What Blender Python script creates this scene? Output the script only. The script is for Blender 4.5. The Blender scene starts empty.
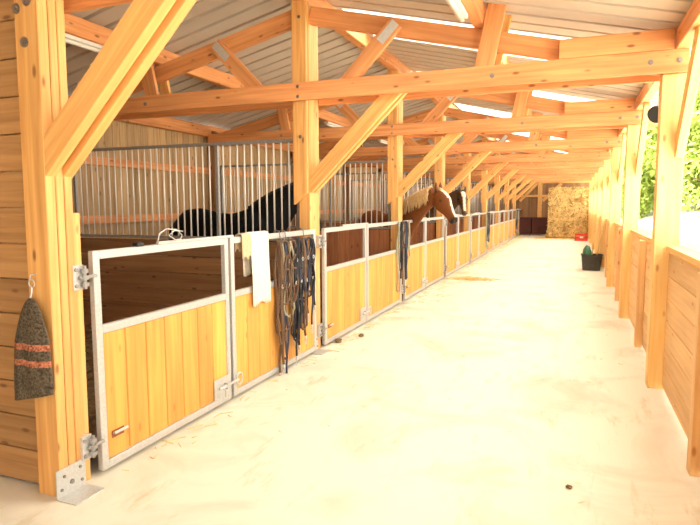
import bpy, bmesh, math, random
from mathutils import Vector, Matrix
from math import sin, cos, pi, radians
random.seed(7)
SC = bpy.context.scene
COL = SC.collection
W = {}            # world location of every root / part origin
YS = [2.22 + 3.28 * k for k in range(10)]
ORD = ['nearest', 'second', 'third', 'fourth', 'fifth', 'sixth', 'seventh', 'eighth', 'farthest']

# ------------------------------------------------------------------ materials
def newmat(name):
    m = bpy.data.materials.new(name); m.use_nodes = True
    nt = m.node_tree; b = nt.nodes['Principled BSDF']
    return m, nt, b

def plain(name, col, rough=.6, metal=0., noise=0., scale=20., bump=0.):
    m, nt, b = newmat(name)
    b.inputs['Base Color'].default_value = (*col, 1); b.inputs['Roughness'].default_value = rough
    b.inputs['Metallic'].default_value = metal
    if noise or bump:
        tc = nt.nodes.new('ShaderNodeTexCoord'); n = nt.nodes.new('ShaderNodeTexNoise')
        n.inputs['Scale'].default_value = scale; n.inputs['Detail'].default_value = 5
        nt.links.new(tc.outputs['Object'], n.inputs['Vector'])
        r = nt.nodes.new('ShaderNodeMapRange'); r.inputs[1].default_value = .3; r.inputs[2].default_value = .7
        r.inputs[3].default_value = 1 - noise; r.inputs[4].default_value = 1 + noise * .6
        nt.links.new(n.outputs[0], r.inputs[0])
        mx = nt.nodes.new('ShaderNodeMix'); mx.data_type = 'RGBA'; mx.blend_type = 'MULTIPLY'; mx.inputs[0].default_value = 1
        mx.inputs[6].default_value = (*col, 1); nt.links.new(r.outputs[0], mx.inputs[7]); nt.links.new(mx.outputs[2], b.inputs['Base Color'])
        if bump:
            bp = nt.nodes.new('ShaderNodeBump'); bp.inputs['Strength'].default_value = bump; bp.inputs['Distance'].default_value = .01
            nt.links.new(n.outputs[0], bp.inputs['Height']); nt.links.new(bp.outputs[0], b.inputs['Normal'])
    return m

def wood(name, c1, c2, knot, rough=.62, vary=.18, knots=True, rings=1.0):
    """timber: grain runs along U (metres) of the UV map"""
    m, nt, b = newmat(name); N = nt.nodes.new; L = nt.links.new
    uv = N('ShaderNodeUVMap'); uv.uv_map = 'uv'
    oi = N('ShaderNodeObjectInfo'); geo = N('ShaderNodeNewGeometry')
    add = N('ShaderNodeVectorMath'); add.operation = 'ADD'
    sc = N('ShaderNodeVectorMath'); sc.operation = 'SCALE'; sc.inputs['Scale'].default_value = 37.
    cmb = N('ShaderNodeCombineXYZ'); L(oi.outputs['Random'], cmb.inputs[0]); L(geo.outputs['Random Per Island'], cmb.inputs[1]); L(oi.outputs['Random'], cmb.inputs[2])
    L(cmb.outputs[0], sc.inputs[0]); L(uv.outputs[0], add.inputs[0]); L(sc.outputs[0], add.inputs[1])
    mp = N('ShaderNodeMapping'); mp.inputs['Scale'].default_value = (1.2, 26 * rings, 1); L(add.outputs[0], mp.inputs[0])
    n1 = N('ShaderNodeTexNoise'); n1.inputs['Scale'].default_value = 1.0; n1.inputs['Detail'].default_value = 4; n1.inputs['Distortion'].default_value = .6
    L(mp.outputs[0], n1.inputs['Vector'])
    mp2 = N('ShaderNodeMapping'); mp2.inputs['Scale'].default_value = (.7, 4, 1); L(add.outputs[0], mp2.inputs[0])
    n2 = N('ShaderNodeTexNoise'); n2.inputs['Scale'].default_value = 1.5; L(mp2.outputs[0], n2.inputs['Vector'])
    ramp = N('ShaderNodeMapRange'); ramp.inputs[1].default_value = .35; ramp.inputs[2].default_value = .68; L(n1.outputs[0], ramp.inputs[0])
    m1 = N('ShaderNodeMix'); m1.data_type = 'RGBA'; m1.inputs[6].default_value = (*c1, 1); m1.inputs[7].default_value = (*c2, 1)
    L(ramp.outputs[0], m1.inputs[0])
    # board to board and patch to patch variation
    v = N('ShaderNodeMath'); v.operation = 'MULTIPLY_ADD'; L(geo.outputs['Random Per Island'], v.inputs[0]); v.inputs[1].default_value = vary; v.inputs[2].default_value = 1 - vary * .6
    v2 = N('ShaderNodeMath'); v2.operation = 'MULTIPLY_ADD'; L(n2.outputs[0], v2.inputs[0]); v2.inputs[1].default_value = .55; L(v.outputs[0], v2.inputs[2])
    v3 = N('ShaderNodeMath'); v3.operation = 'SUBTRACT'; L(v2.outputs[0], v3.inputs[0]); v3.inputs[1].default_value = .26
    m2 = N('ShaderNodeMix'); m2.data_type = 'RGBA'; m2.blend_type = 'MULTIPLY'; m2.inputs[0].default_value = 1
    L(m1.outputs[2], m2.inputs[6]); L(v3.outputs[0], m2.inputs[7])
    out = m2.outputs[2]
    if knots:
        mp3 = N('ShaderNodeMapping'); mp3.inputs['Scale'].default_value = (3.6, 9.0, 1); L(add.outputs[0], mp3.inputs[0])
        vo = N('ShaderNodeTexVoronoi'); vo.inputs['Scale'].default_value = 1.; vo.inputs['Randomness'].default_value = 1; L(mp3.outputs[0], vo.inputs['Vector'])
        kr = N('ShaderNodeMapRange'); kr.inputs[1].default_value = .07; kr.inputs[2].default_value = .15; kr.inputs[3].default_value = 1; kr.inputs[4].default_value = 0
        L(vo.outputs['Distance'], kr.inputs[0])
        km = N('ShaderNodeMath'); km.operation = 'MULTIPLY'; km.inputs[1].default_value = .8; L(kr.outputs[0], km.inputs[0])
        m3 = N('ShaderNodeMix'); m3.data_type = 'RGBA'; m3.inputs[7].default_value = (*knot, 1); L(km.outputs[0], m3.inputs[0]); L(out, m3.inputs[6])
        out = m3.outputs[2]
    L(out, b.inputs['Base Color']); b.inputs['Roughness'].default_value = rough
    bp = N('ShaderNodeBump'); bp.inputs['Strength'].default_value = .15; bp.inputs['Distance'].default_value = .004
    L(n1.outputs[0], bp.inputs['Height']); L(bp.outputs[0], b.inputs['Normal'])
    return m

def attr_mat(name, rough=.65, noise=.25, scale=30, sheen=0):
    m, nt, b = newmat(name); N = nt.nodes.new; L = nt.links.new
    a = N('ShaderNodeAttribute'); a.attribute_name = 'coat'
    tc = N('ShaderNodeTexCoord'); n = N('ShaderNodeTexNoise'); n.inputs['Scale'].default_value = scale; L(tc.outputs['Object'], n.inputs['Vector'])
    r = N('ShaderNodeMapRange'); r.inputs[3].default_value = 1 - noise; r.inputs[4].default_value = 1 + noise; L(n.outputs[0], r.inputs[0])
    mx = N('ShaderNodeMix'); mx.data_type = 'RGBA'; mx.blend_type = 'MULTIPLY'; mx.inputs[0].default_value = 1
    L(a.outputs['Color'], mx.inputs[6]); L(r.outputs[0], mx.inputs[7]); L(mx.outputs[2], b.inputs['Base Color'])
    b.inputs['Roughness'].default_value = rough; b.inputs['Specular IOR Level'].default_value = .15
    return m

M = {}
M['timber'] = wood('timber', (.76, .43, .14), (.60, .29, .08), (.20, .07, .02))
M['beam'] = wood('beam', (.74, .345, .13), (.58, .23, .075), (.16, .05, .015))
M['plank_gate'] = wood('plank_gate', (.78, .39, .085), (.68, .30, .055), (.45, .18, .03), vary=.32)
M['plank_wall'] = wood('plank_wall', (.44, .24, .09), (.32, .16, .055), (.13, .05, .02), vary=.28)
M['plank_brown'] = wood('plank_brown', (.36, .19, .08), (.26, .125, .05), (.07, .025, .01), vary=.4)
M['plank_red'] = wood('plank_red', (.42, .17, .07), (.32, .11, .04), (.10, .03, .012), vary=.35)
M['cladding'] = wood('cladding', (.50, .33, .15), (.36, .22, .09), (.12, .06, .02), vary=.3)
M['glare_timber'] = wood('glare_timber', (.86, .60, .24), (.76, .48, .16), (.45, .20, .06))  # glare from the open side put into a lighter, yellower wood colour
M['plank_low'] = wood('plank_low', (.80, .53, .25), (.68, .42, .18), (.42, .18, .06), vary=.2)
M['steel'] = plain('galvanised_steel', (.54, .54, .51), .42, .35, .12, 60)
M['steel_dark'] = plain('weathered_steel', (.33, .32, .30), .5, .4, .15, 40)
M['bar'] = plain('pale_grille_bar', (.74, .70, .62), .4, .1)
M['bolt'] = plain('bolt_steel', (.28, .25, .22), .45, .8)
M['rust'] = plain('rusty_iron', (.30, .09, .035), .8, .1, .3, 60)
M['white'] = plain('white_plastic', (.80, .78, .72), .5)
M['black'] = plain('black_plastic', (.015, .015, .015), .45)
M['towel'] = plain('towel_cloth', (.80, .74, .60), .95, 0, .1, 60, .5)
M['beige'] = plain('beige_cloth', (.62, .48, .28), .95, 0, .12, 50, .4)
M['red'] = plain('red_plastic', (.75, .055, .03), .45)
M['darkred'] = plain('dark_red_paint', (.095, .018, .014), .6, 0, .25, 8)
M['green'] = plain('green_plastic', (.035, .16, .09), .5, 0, .2, 14, .3)
M['rubber'] = plain('black_rubber', (.045, .045, .04), .7, 0, .2, 12)
M['handle'] = plain('broom_handle_wood', (.62, .42, .18), .6)
M['strawbit'] = plain('straw_stalk', (.86, .64, .27), .8, 0, .3, 6)
M['straw'] = plain('shaded_straw_mass', (.34, .19, .055), .95, 0, .5, 45, 1.0)  # shade in the gaps between stalks put into this dark straw colour
M['bed'] = plain('straw_bedding', (.20, .13, .06), .95, 0, .5, 40, 1.0)
M['rope_a'] = plain('brown_rope', (.15, .085, .045), .9, 0, .4, 120)
M['rope_b'] = plain('black_rope', (.03, .028, .03), .9, 0, .4, 120)
M['rope_c'] = plain('grey_green_rope', (.38, .36, .24), .9, 0, .4, 120)
M['rope_d'] = plain('navy_rope', (.05, .055, .085), .9, 0, .4, 120)
M['bark'] = plain('bark', (.16, .11, .07), .9, 0, .3, 8, .5)
M['coat'] = attr_mat('horse_coat')
M['hair_pale'] = plain('pale_mane', (.60, .44, .22), .7, 0, .25, 60)
M['hair_dark'] = plain('dark_mane', (.012, .010, .009), .6, 0, .2, 60)
M['eye'] = plain('eye', (.01, .007, .005), .12)

def leafmat():
    m, nt, b = newmat('leaves'); N = nt.nodes.new; L = nt.links.new
    geo = N('ShaderNodeNewGeometry'); r = N('ShaderNodeValToRGB')
    r.color_ramp.elements[0].color = (.23, .33, .05, 1); r.color_ramp.elements[1].color = (.50, .56, .14, 1)
    L(geo.outputs['Random Per Island'], r.inputs[0]); L(r.outputs[0], b.inputs['Base Color']); b.inputs['Roughness'].default_value = .6
    t = N('ShaderNodeBsdfTranslucent'); L(r.outputs[0], t.inputs[0]); mx = N('ShaderNodeMixShader'); mx.inputs[0].default_value = .35
    L(b.outputs[0], mx.inputs[1]); L(t.outputs[0], mx.inputs[2]); L(mx.outputs[0], nt.nodes['Material Output'].inputs[0])
    return m
M['leaf'] = leafmat()

def concrete():
    m, nt, b = newmat('concrete'); N = nt.nodes.new; L = nt.links.new
    tc = N('ShaderNodeTexCoord')
    n = N('ShaderNodeTexNoise'); n.inputs['Scale'].default_value = 1.1; n.inputs['Detail'].default_value = 9; n.inputs['Roughness'].default_value = .62; n.inputs['Distortion'].default_value = .8
    L(tc.outputs['Object'], n.inputs['Vector'])
    mp = N('ShaderNodeMapping'); mp.inputs['Scale'].default_value = (3.0, .7, 1); mp.inputs['Rotation'].default_value = (0, 0, .5); L(tc.outputs['Object'], mp.inputs[0])
    n2 = N('ShaderNodeTexNoise'); n2.inputs['Scale'].default_value = 2.2; n2.inputs['Detail'].default_value = 8; n2.inputs['Roughness'].default_value = .7; L(mp.outputs[0], n2.inputs['Vector'])
    r = N('ShaderNodeValToRGB'); e = r.color_ramp.elements
    e[0].position = .30; e[0].color = (.56, .50, .37, 1); e[1].position = .52; e[1].color = (.71, .68, .56, 1)
    L(n.outputs[0], r.inputs[0])
    r2 = N('ShaderNodeValToRGB'); e = r2.color_ramp.elements
    e[0].position = .30; e[0].color = (.78, .71, .54, 1); e[1].position = .44; e[1].color = (1, 1, 1, 1); L(n2.outputs[0], r2.inputs[0])
    mx = N('ShaderNodeMix'); mx.data_type = 'RGBA'; mx.blend_type = 'MULTIPLY'; mx.inputs[0].default_value = .8
    L(r.outputs[0], mx.inputs[6]); L(r2.outputs[0], mx.inputs[7]); L(mx.outputs[2], b.inputs['Base Color'])
    b.inputs['Roughness'].default_value = .75
    bp = N('ShaderNodeBump'); bp.inputs['Strength'].default_value = .25; bp.inputs['Distance'].default_value = .01; L(n2.outputs[0], bp.inputs['Height']); L(bp.outputs[0], b.inputs['Normal'])
    return m
M['concrete'] = concrete()
M['field'] = plain('pale_sandy_ground', (.80, .77, .66), .95, 0, .08, .6)
M['sheet'] = plain('roof_sheet', (.56, .49, .40), .6, 0, .10, 1.5)
def skymat():
    m, nt, b = newmat('translucent_sheet'); N = nt.nodes.new
    t = N('ShaderNodeBsdfTranslucent'); t.inputs[0].default_value = (.92, .92, .88, 1)
    mx = N('ShaderNodeMixShader'); mx.inputs[0].default_value = .75; b.inputs['Base Color'].default_value = (.85, .85, .8, 1)
    nt.links.new(b.outputs[0], mx.inputs[1]); nt.links.new(t.outputs[0], mx.inputs[2]); nt.links.new(mx.outputs[0], nt.nodes['Material Output'].inputs[0])
    return m
M['skysheet'] = skymat()

# ------------------------------------------------------------------ mesh builder
class MB:
    def __init__(s):
        s.bm = bmesh.new(); s.uv = s.bm.loops.layers.uv.new('uv')
    def beam(s, p0, p1, w, h, side=(1, 0, 0), bevel=0.):
        p0, p1 = Vector(p0), Vector(p1); d = p1 - p0; Ln = d.length; d.normalize()
        sv = Vector(side); sv = (sv - d * sv.dot(d)).normalized(); t = d.cross(sv)
        tmp = bmesh.new(); tuv = tmp.loops.layers.uv.new('uv')
        vs = {}
        for i in (0, 1):
            for j in (-1, 1):
                for k in (-1, 1):
                    vs[i, j, k] = tmp.verts.new(p0 + d * (Ln * i) + sv * (w / 2 * j) + t * (h / 2 * k))
        F = [[(0,-1,-1),(0,-1,1),(0,1,1),(0,1,-1)], [(1,-1,-1),(1,1,-1),(1,1,1),(1,-1,1)],
             [(0,-1,-1),(1,-1,-1),(1,-1,1),(0,-1,1)], [(0,1,-1),(0,1,1),(1,1,1),(1,1,-1)],
             [(0,-1,-1),(0,1,-1),(1,1,-1),(1,-1,-1)], [(0,-1,1),(1,-1,1),(1,1,1),(0,1,1)]]
        for f in F: tmp.faces.new([vs[k] for k in f])
        bmesh.ops.recalc_face_normals(tmp, faces=tmp.faces)
        if bevel: bmesh.ops.bevel(tmp, geom=list(tmp.edges), offset=bevel, segments=1, affect='EDGES')
        o = (random.random() * 9, random.random() * 9)
        for f in tmp.faces:
            n = f.normal
            for lp in f.loops:
                q = lp.vert.co - p0; u, v, x = q.dot(d), q.dot(sv), q.dot(t)
                if abs(n.dot(d)) > .8: lp[tuv].uv = (v * .3 + o[0] + 5, x + o[1])
                elif abs(n.dot(sv)) > .6: lp[tuv].uv = (u + o[0], x + o[1])
                else: lp[tuv].uv = (u + o[0], v + o[1] + 3)
        me = bpy.data.meshes.new('tmp'); tmp.to_mesh(me); tmp.free(); s.bm.from_mesh(me); bpy.data.meshes.remove(me)
        return s
    def box(s, x0, x1, y0, y1, z0, z1, axis=0, bevel=0.):
        c = [(x0 + x1) / 2, (y0 + y1) / 2, (z0 + z1) / 2]; lo = [x0, y0, z0]; hi = [x1, y1, z1]
        a = list(c); b = list(c); a[axis] = lo[axis]; b[axis] = hi[axis]
        o = [i for i in range(3) if i != axis]; sd = [0, 0, 0]; sd[o[0]] = 1
        return s.beam(a, b, hi[o[0]] - lo[o[0]], hi[o[1]] - lo[o[1]], sd, bevel)
    def prism(s, poly, y0, y1):
        """polygon in x, z drawn out along y; grain along its longest edge"""
        n = len(poly); tmp = bmesh.new(); tuv = tmp.loops.layers.uv.new('uv')
        a = [tmp.verts.new((x, y0, z)) for x, z in poly]; b = [tmp.verts.new((x, y1, z)) for x, z in poly]
        tmp.faces.new(a); tmp.faces.new(b[::-1])
        for i in range(n): tmp.faces.new((a[i], b[i], b[(i+1) % n], a[(i+1) % n]))
        bmesh.ops.recalc_face_normals(tmp, faces=tmp.faces)
        e = max(((Vector(poly[(i+1) % n]) - Vector(poly[i])) for i in range(n)), key=lambda q: q.length).normalized()
        bmesh.ops.bevel(tmp, geom=list(tmp.edges), offset=.003, segments=1, affect='EDGES'); o = random.random() * 9
        for f in tmp.faces:
            for lp in f.loops:
                c = lp.vert.co; lp[tuv].uv = (c.x * e.x + c.z * e.y + o, -c.x * e.y + c.z * e.x + c.y * .9 + o)
        me = bpy.data.meshes.new('tmp'); tmp.to_mesh(me); tmp.free(); s.bm.from_mesh(me); bpy.data.meshes.remove(me)
        return s
    def ring(s, c, a, b, n): return [s.bm.verts.new(c + a * cos(2*pi*i/n) + b * sin(2*pi*i/n)) for i in range(n)]
    def skin(s, rings, caps=True):
        n = len(rings[0])
        for r0, r1 in zip(rings, rings[1:]):
            for i in range(n): s.bm.faces.new((r0[i], r0[(i+1) % n], r1[(i+1) % n], r1[i]))
        if caps: s.bm.faces.new(rings[0][::-1]); s.bm.faces.new(rings[-1])
    def tube(s, pts, r, n=8, closed=False):
        P = [Vector(p) for p in pts]; R = r if isinstance(r, (list, tuple)) else [r] * len(P); rings = []
        up = None
        for i, p in enumerate(P):
            if closed: t = P[(i+1) % len(P)] - P[i-1]
            else: t = P[min(i+1, len(P)-1)] - P[max(i-1, 0)]
            t.normalize()
            if up is None: up = Vector((0, 0, 1)) if abs(t.z) < .9 else Vector((1, 0, 0))
            a = (up - t * up.dot(t))
            if a.length < 1e-4: a = t.orthogonal()
            a.normalize(); up = a; b = t.cross(a); rings.append(s.ring(p, a * R[i], b * R[i], n))
        if closed:
            rings.append(rings[0]); s.skin(rings, False)
        else: s.skin(rings)
        return s
    def loft(s, secs, n=16):
        """sections (x, y, z, half width, half height); frame from the path"""
        P = [Vector(q[:3]) for q in secs]; rings = []
        for i, q in enumerate(secs):
            t = (P[min(i+1, len(P)-1)] - P[max(i-1, 0)]).normalized()
            sd = Vector((-t.y, t.x, 0))
            if sd.length < .15: sd = Vector((0, 1, 0))
            sd.normalize(); up = t.cross(sd)
            rings.append(s.ring(P[i], sd * q[3], up * q[4], n))
        s.skin(rings); return s
    def cyl(s, c, axis, r, h, n=16, r2=None):
        c = Vector(c); ax = Vector(axis).normalized(); a = ax.orthogonal().normalized(); b = ax.cross(a); r2 = r if r2 is None else r2
        s.skin([s.ring(c, a * r, b * r, n), s.ring(c + ax * h, a * r2, b * r2, n)]); return s
    def build(s, name, mat, parent=None, loc=(0, 0, 0), smooth=False):
        bmesh.ops.recalc_face_normals(s.bm, faces=s.bm.faces)
        o0 = W[parent.name] if parent else Vector(loc)
        bmesh.ops.translate(s.bm, verts=s.bm.verts, vec=-o0)
        me = bpy.data.meshes.new(name); s.bm.to_mesh(me); s.bm.free(); me.materials.append(M[mat] if isinstance(mat, str) else mat)
        if smooth:
            for p in me.polygons: p.use_smooth = True
        o = bpy.data.objects.new(name, me); COL.objects.link(o)
        if parent: o.parent = parent
        else: o.location = o0
        W[o.name] = o0.copy()
        return o

def tag(o, label=None, cat=None, group=None, kind=None):
    for k, v in (('label', label), ('category', cat), ('group', group), ('kind', kind)):
        if v: o[k] = v
    return o
def thing(name, loc, label, cat, group=None):
    o = bpy.data.objects.new(name, None); COL.objects.link(o); o.location = loc; o.empty_display_size = .1
    W[o.name] = Vector(loc); return tag(o, label, cat, group)
def dup(root, off, label, parent=None):
    c = root.copy(); COL.objects.link(c)
    if parent is None: c.location = root.location + Vector(off); c['label'] = label
    else: c.parent = parent
    W[c.name] = W.get(root.name, Vector()) + Vector(off)
    for ch in list(root.children): dup(ch, off, None, c)
    return c
def repeat(root, ks, k0, labelf):
    return {k: (root if k == k0 else dup(root, (0, YS[k] - YS[k0], 0), labelf(k))) for k in ks}

# ------------------------------------------------------------------ setting
XP0, XP1 = -2.74, -2.59         # stall posts
XR0, XR1 = .65, .80             # right hand posts
XW = -6.15                      # outer left wall
YE = 31.74                      # far wall
tag(MB().box(XW - .1, .95, -7.1, YE + .1, -.12, 0).build('floor', 'concrete'), kind='structure')

mb = MB(); bm = mb.bm           # pale ground outside, rising gently away from the building
def gz(x, y): 
    q = max(0, min(1, (x - 1.3) / 5)); return -.03 + .032 * max(0, y - 3) * q
xs = [.95, 1.3, 2, 3, 4, 5, 6.3, 9, 14, 22, 34, 50]; ys = list(range(-18, 90, 3))
g = [[bm.verts.new((x, y, gz(x, y))) for y in ys] for x in xs]
for i in range(len(xs)-1):
    for j in range(len(ys)-1): bm.faces.new((g[i][j], g[i+1][j], g[i+1][j+1], g[i][j+1]))
tag(mb.build('ground', 'field', smooth=True), kind='structure')

# left wall of the building: vertical boards with rails
mb = MB(); y = -6.97  # stretch behind the camera is unseen, added to close off light
while y < YE - .05:
    w = .145; mb.box(XW - .03, XW, y, y + w - .004, 0, 2.95, 2, .003); y += w
mb.box(XW - .045, XW - .031, -6.97, YE, 0, 2.95, 1)
wl = mb.build('wall_left', 'cladding'); tag(wl, kind='structure')
mb = MB()
for z in (.35, 1.35, 2.15): mb.box(XW, XW + .06, -6.9, YE, z, z + .11, 1)
mb.build('wall_rail', 'beam', wl)
# front tack room wall left of the nearest post: horizontal planks facing the camera
mb = MB(); z = .02
while z < 3.7:
    xr = XP0 + .005
    mb.box(-6.1, xr, 2.27, 2.31, z, z + .190, 0, .004); z += .1965
tag(mb.build('wall_front', 'plank_wall'), kind='structure')
# far wall
mb = MB(); x = XW
while x < .8:
    zt = 2.95 + .24 * (3.4 - abs(x + 2.66)) ; mb.box(x, x + .143, YE, YE + .03, 0, zt, 2, .003); x += .1445
mb.prism([(XW, 0), (.8, 0), (.8, 2.99), (-2.66, 3.83), (XW, 2.99)], YE + .031, YE + .045)
wb = mb.build('wall_back', 'plank_brown'); tag(wb, kind='structure')
mb = MB()
for z in (1.95, 2.66): mb.box(XW, .8, YE - .07, YE, z, z + .12, 0)
for x in (-1.75,): mb.box(x, x + .22, YE - .14, YE - .07, 0, 2.72, 2)
mb.beam((-2.65, YE - .1, 1.75), (-1.8, YE - .1, 2.65), .06, .14, (0, 1, 0)); mb.beam((-.6, YE - .1, 2.65), (-1.5, YE - .1, 1.75), .06, .14, (0, 1, 0))
mb.build('wall_framing', 'timber', wb)
mb = MB(); x = XW
while x < .8:
    zt = 2.95 + .24 * (3.4 - abs(x + 2.66)); mb.box(x, x + .139, -7.03, -7.0, 0, zt, 2); x += .145
tag(mb.build('wall_rear_blocker', 'plank_wall'), kind='structure')  # unseen wall behind the camera, added to block light on camera-facing wood
# low wall on the right: horizontal boards and a sill
mb = MB()
z = .03
while z < 1.15:
    for k in range(-1, 9):
        ya = YS[0] - 3.28 if k < 0 else YS[k]
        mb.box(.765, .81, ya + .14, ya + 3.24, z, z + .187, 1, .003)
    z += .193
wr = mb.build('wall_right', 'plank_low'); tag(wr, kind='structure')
mb = MB()
for k in range(-1, 9):
    ya = YS[0] - 3.28 if k < 0 else YS[k]
    mb.box(.85, 1.0, ya, ya + 3.278, 1.20, 1.245, 1, .004); mb.box(.745, .849, ya + .15, ya + 3.24, 1.20, 1.245, 1, .004)
mb.build('wall_sill', 'glare_timber', wr)

# roof: trapezoid steel sheets seen from below; ribs run down the slope
def roof_z(x): return 3.84 - .24 * abs(x + 2.66)
def sheet(x0, x1, y0, y1):
    mb = MB(); bm = mb.bm; prof = []; y = y0
    while y < y1 - .01:
        for dy, dz in ((0, 0), (.215, 0), (.220, .055), (.268, .055), (.273, 0)):
            if y + dy <= y1 + .001: prof.append((y + dy, dz))
        y += .2735
    if prof[-1][0] < y1: prof.append((y1, prof[-1][1]))
    a = [[bm.verts.new((x, yy, roof_z(x) + dz)) for yy, dz in prof] for x in (x0, x1)]
    for i in range(len(prof) - 1):
        if prof[i+1][0] - prof[i][0] > 1e-4: bm.faces.new((a[0][i], a[1][i], a[1][i+1], a[0][i+1]))
    return mb
RY0, RY1 = -7.0, YE + .5  # roof stretch behind the camera is unseen, added to cut light from there
mbl = sheet(-6.6, -2.67, RY0, RY1)
tag(mbl.build('ceiling_left', 'sheet'), kind='structure')
segs = []; y = RY0
for k in range(9):
    segs.append((y, YS[k] + .72)); y = YS[k] + 1.80
segs.append((y, RY1))
big = MB(); tmpm = []
for a, b in segs:
    m_ = sheet(-2.65, 1.12, a, b); me = bpy.data.meshes.new('t'); m_.bm.to_mesh(me); m_.bm.free(); big.bm.from_mesh(me); bpy.data.meshes.remove(me)
big.bm.verts.ensure_lookup_table()
tag(big.build('ceiling_right', 'sheet'), kind='structure')
tag(MB().box(-2.80, -2.52, RY0, RY1, 3.87, 3.875, 1).build('ceiling_ridge', 'sheet'), kind='structure')
sk = sheet(-2.5, 1.12, YS[0] + .68, YS[0] + 1.84).build('skylight_sheet', 'skysheet', loc=(0, YS[0], 3)); sk.location.z -= .012
tag(sk, 'white translucent roof sheet over the aisle in the nearest bay, overhead', 'skylight', 'translucent roof sheets')
repeat(sk, range(9), 0, lambda k: 'white translucent roof sheet over the aisle, %s bay from the camera' % ORD[k])

# ------------------------------------------------------------------ purlins
def purlin(name, x, w, z0, z1, label, mat='beam'):
    tag(MB().box(x - w/2, x + w/2, RY0, YE + .3, z0, z1, 1, .006).build(name, mat), label, 'beam')
purlin('ridge_beam', -2.66, .12, 3.66, 3.83, 'long timber ridge beam along the roof peak above the stall posts')
purlin('purlin', -4.50, .10, 3.205, 3.385, 'long roof purlin halfway down the left roof slope over the stalls')
purlin('purlin', -.86, .10, 3.215, 3.395, 'long roof purlin halfway down the right roof slope over the aisle')
purlin('eave_beam', .78, .10, 2.84, 3.00, 'long eave beam on top of the right-hand posts at the open side')
purlin('eave_beam', -6.08, .10, 2.80, 2.99, 'long eave beam on top of the left board wall behind the stalls')

# ------------------------------------------------------------------ posts
def bolt(parent, x, y, z, ax=(0, -1, 0), r=.016):
    mb = MB(); mb.cyl((x, y, z), ax, r * 1.7, .004, 14); mb.cyl((x, y, z), ax, r, .016, 6); mb.build('bolt', 'bolt', parent)
def foot_bracket(root, yk, dx=0.):
    mb = MB(); mb.box(-2.59 + dx, -2.584 + dx, yk - .03, yk + .17, .004, .165, 1); mb.box(-2.59 + dx, -2.45 + dx, yk - .03, yk + .17, .002, .009, 1)
    b = mb.build('foot_bracket', 'steel', root)
    for dy, z in ((.02, .12), (.07, .07), (.13, .13), (.14, .05), (0.0, .05)):
        MB().cyl((-2.584 + dx, yk + dy, z), (1, 0, 0), .009 if z != .07 else .014, .008, 8).build('screw', 'bolt', b)
y0 = YS[0]
p = thing('stall_post', (-2.66, y0, 0), 'nearest laminated timber post at left, bolted, with striped cloth hanging beside it', 'post', 'stall posts')
mb = MB()
for a, b in ((0, .060), (.066, .114), (.120, .170)): mb.box(XP0 + .01, XP1 + .022, y0 + a, y0 + b, 0, 3.55, 2, .004)
mb.build('laminated_column', 'timber', p)
MB().box(XP0 + .02, XP1, y0 + .173, y0 + .235, 0, 1.56, 2, .004).build('packing_board', 'timber', p)
for x, z in ((-2.71, 2.60), (-2.635, 2.63), (-2.665, 2.43)): bolt(p, x, y0, z)
foot_bracket(p, y0, .024); p.rotation_euler = (0, .010, 0)

y1 = YS[1]
p = thing('stall_post', (-2.66, y1, 0), 'second timber stall post from the camera, rising to the roof ridge', 'post', 'stall posts')
mb = MB(); mb.box(XP0 + .03, XP1 + .004, y1, y1 + .245, 0, 3.66, 2, .004)
mb.build('laminated_column', 'timber', p)
mb = MB(); mb.prism([(XP0 - .01, 1.60), (XP1 - .004, 1.72), (XP1 - .004, 3.68), (XP0 - .01, 3.68)], y1 - .05, y1 - .002)
mb.build('front_board', 'timber', p)
for z in (2.70, 2.80, 3.50, 2.3): bolt(p, -2.665, y1 - .05 if z not in (2.70, 2.80) else y1 - .10, z, r=.010)
foot_bracket(p, y1)
repeat(p, range(1, 9), 1, lambda k: 'timber stall post between stall fronts, %s in the row from the camera' % (ORD[k]))

# right hand posts with lengthwise braces
p = thing('aisle_post', (.72, y1, 0), 'right-hand timber post closest to the camera within the picture, beside low wall', 'post', 'right-hand posts')
MB().box(.65, .84, y1 - .03, y1 + .13, 0, 2.66, 2, .005).build('column', 'glare_timber', p)
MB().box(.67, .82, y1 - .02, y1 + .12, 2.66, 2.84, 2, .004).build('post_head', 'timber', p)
MB().beam((.805, y1 + .02, 2.02), (.805, y1 - .72, 2.84), .065, .15, (1, 0, 0), .004).build('knee_brace', 'glare_timber', p)
MB().beam((.805, y1 + .08, 2.02), (.805, y1 + .82, 2.84), .065, .15, (1, 0, 0), .004).build('knee_brace', 'glare_timber', p)
repeat(p, [0, 1, 2, 3, 4, 5, 6, 7, 8], 1, lambda k: ('timber post of the open right side level with the nearest stall post' if k == 0 else
       'timber post of the open right side, %s visible one from the camera' % ORD[k - 1]))
# half height battens of the low wall
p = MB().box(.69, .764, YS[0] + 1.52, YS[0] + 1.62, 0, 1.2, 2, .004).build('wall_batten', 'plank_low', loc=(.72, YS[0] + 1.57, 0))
tag(p, 'short upright batten on the low right wall, at the picture edge', 'batten', 'battens of the low wall')
repeat(p, range(9), 0, lambda k: 'short upright batten on the low right wall, %s one from the camera' % ORD[k])
# outer left posts
p = MB().box(XW + .061, XW + .18, YS[1] - .02, YS[1] + .1, 0, 2.9, 2, .004).build('wall_post', 'plank_brown', loc=(XW, YS[1], 0))
tag(p, 'brown post against the left board wall at the first grille partition', 'post', 'posts along the left wall')
repeat(p, range(1, 9), 1, lambda k: 'brown post against the left board wall at the %s grille partition' % ORD[k - 1])

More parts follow.
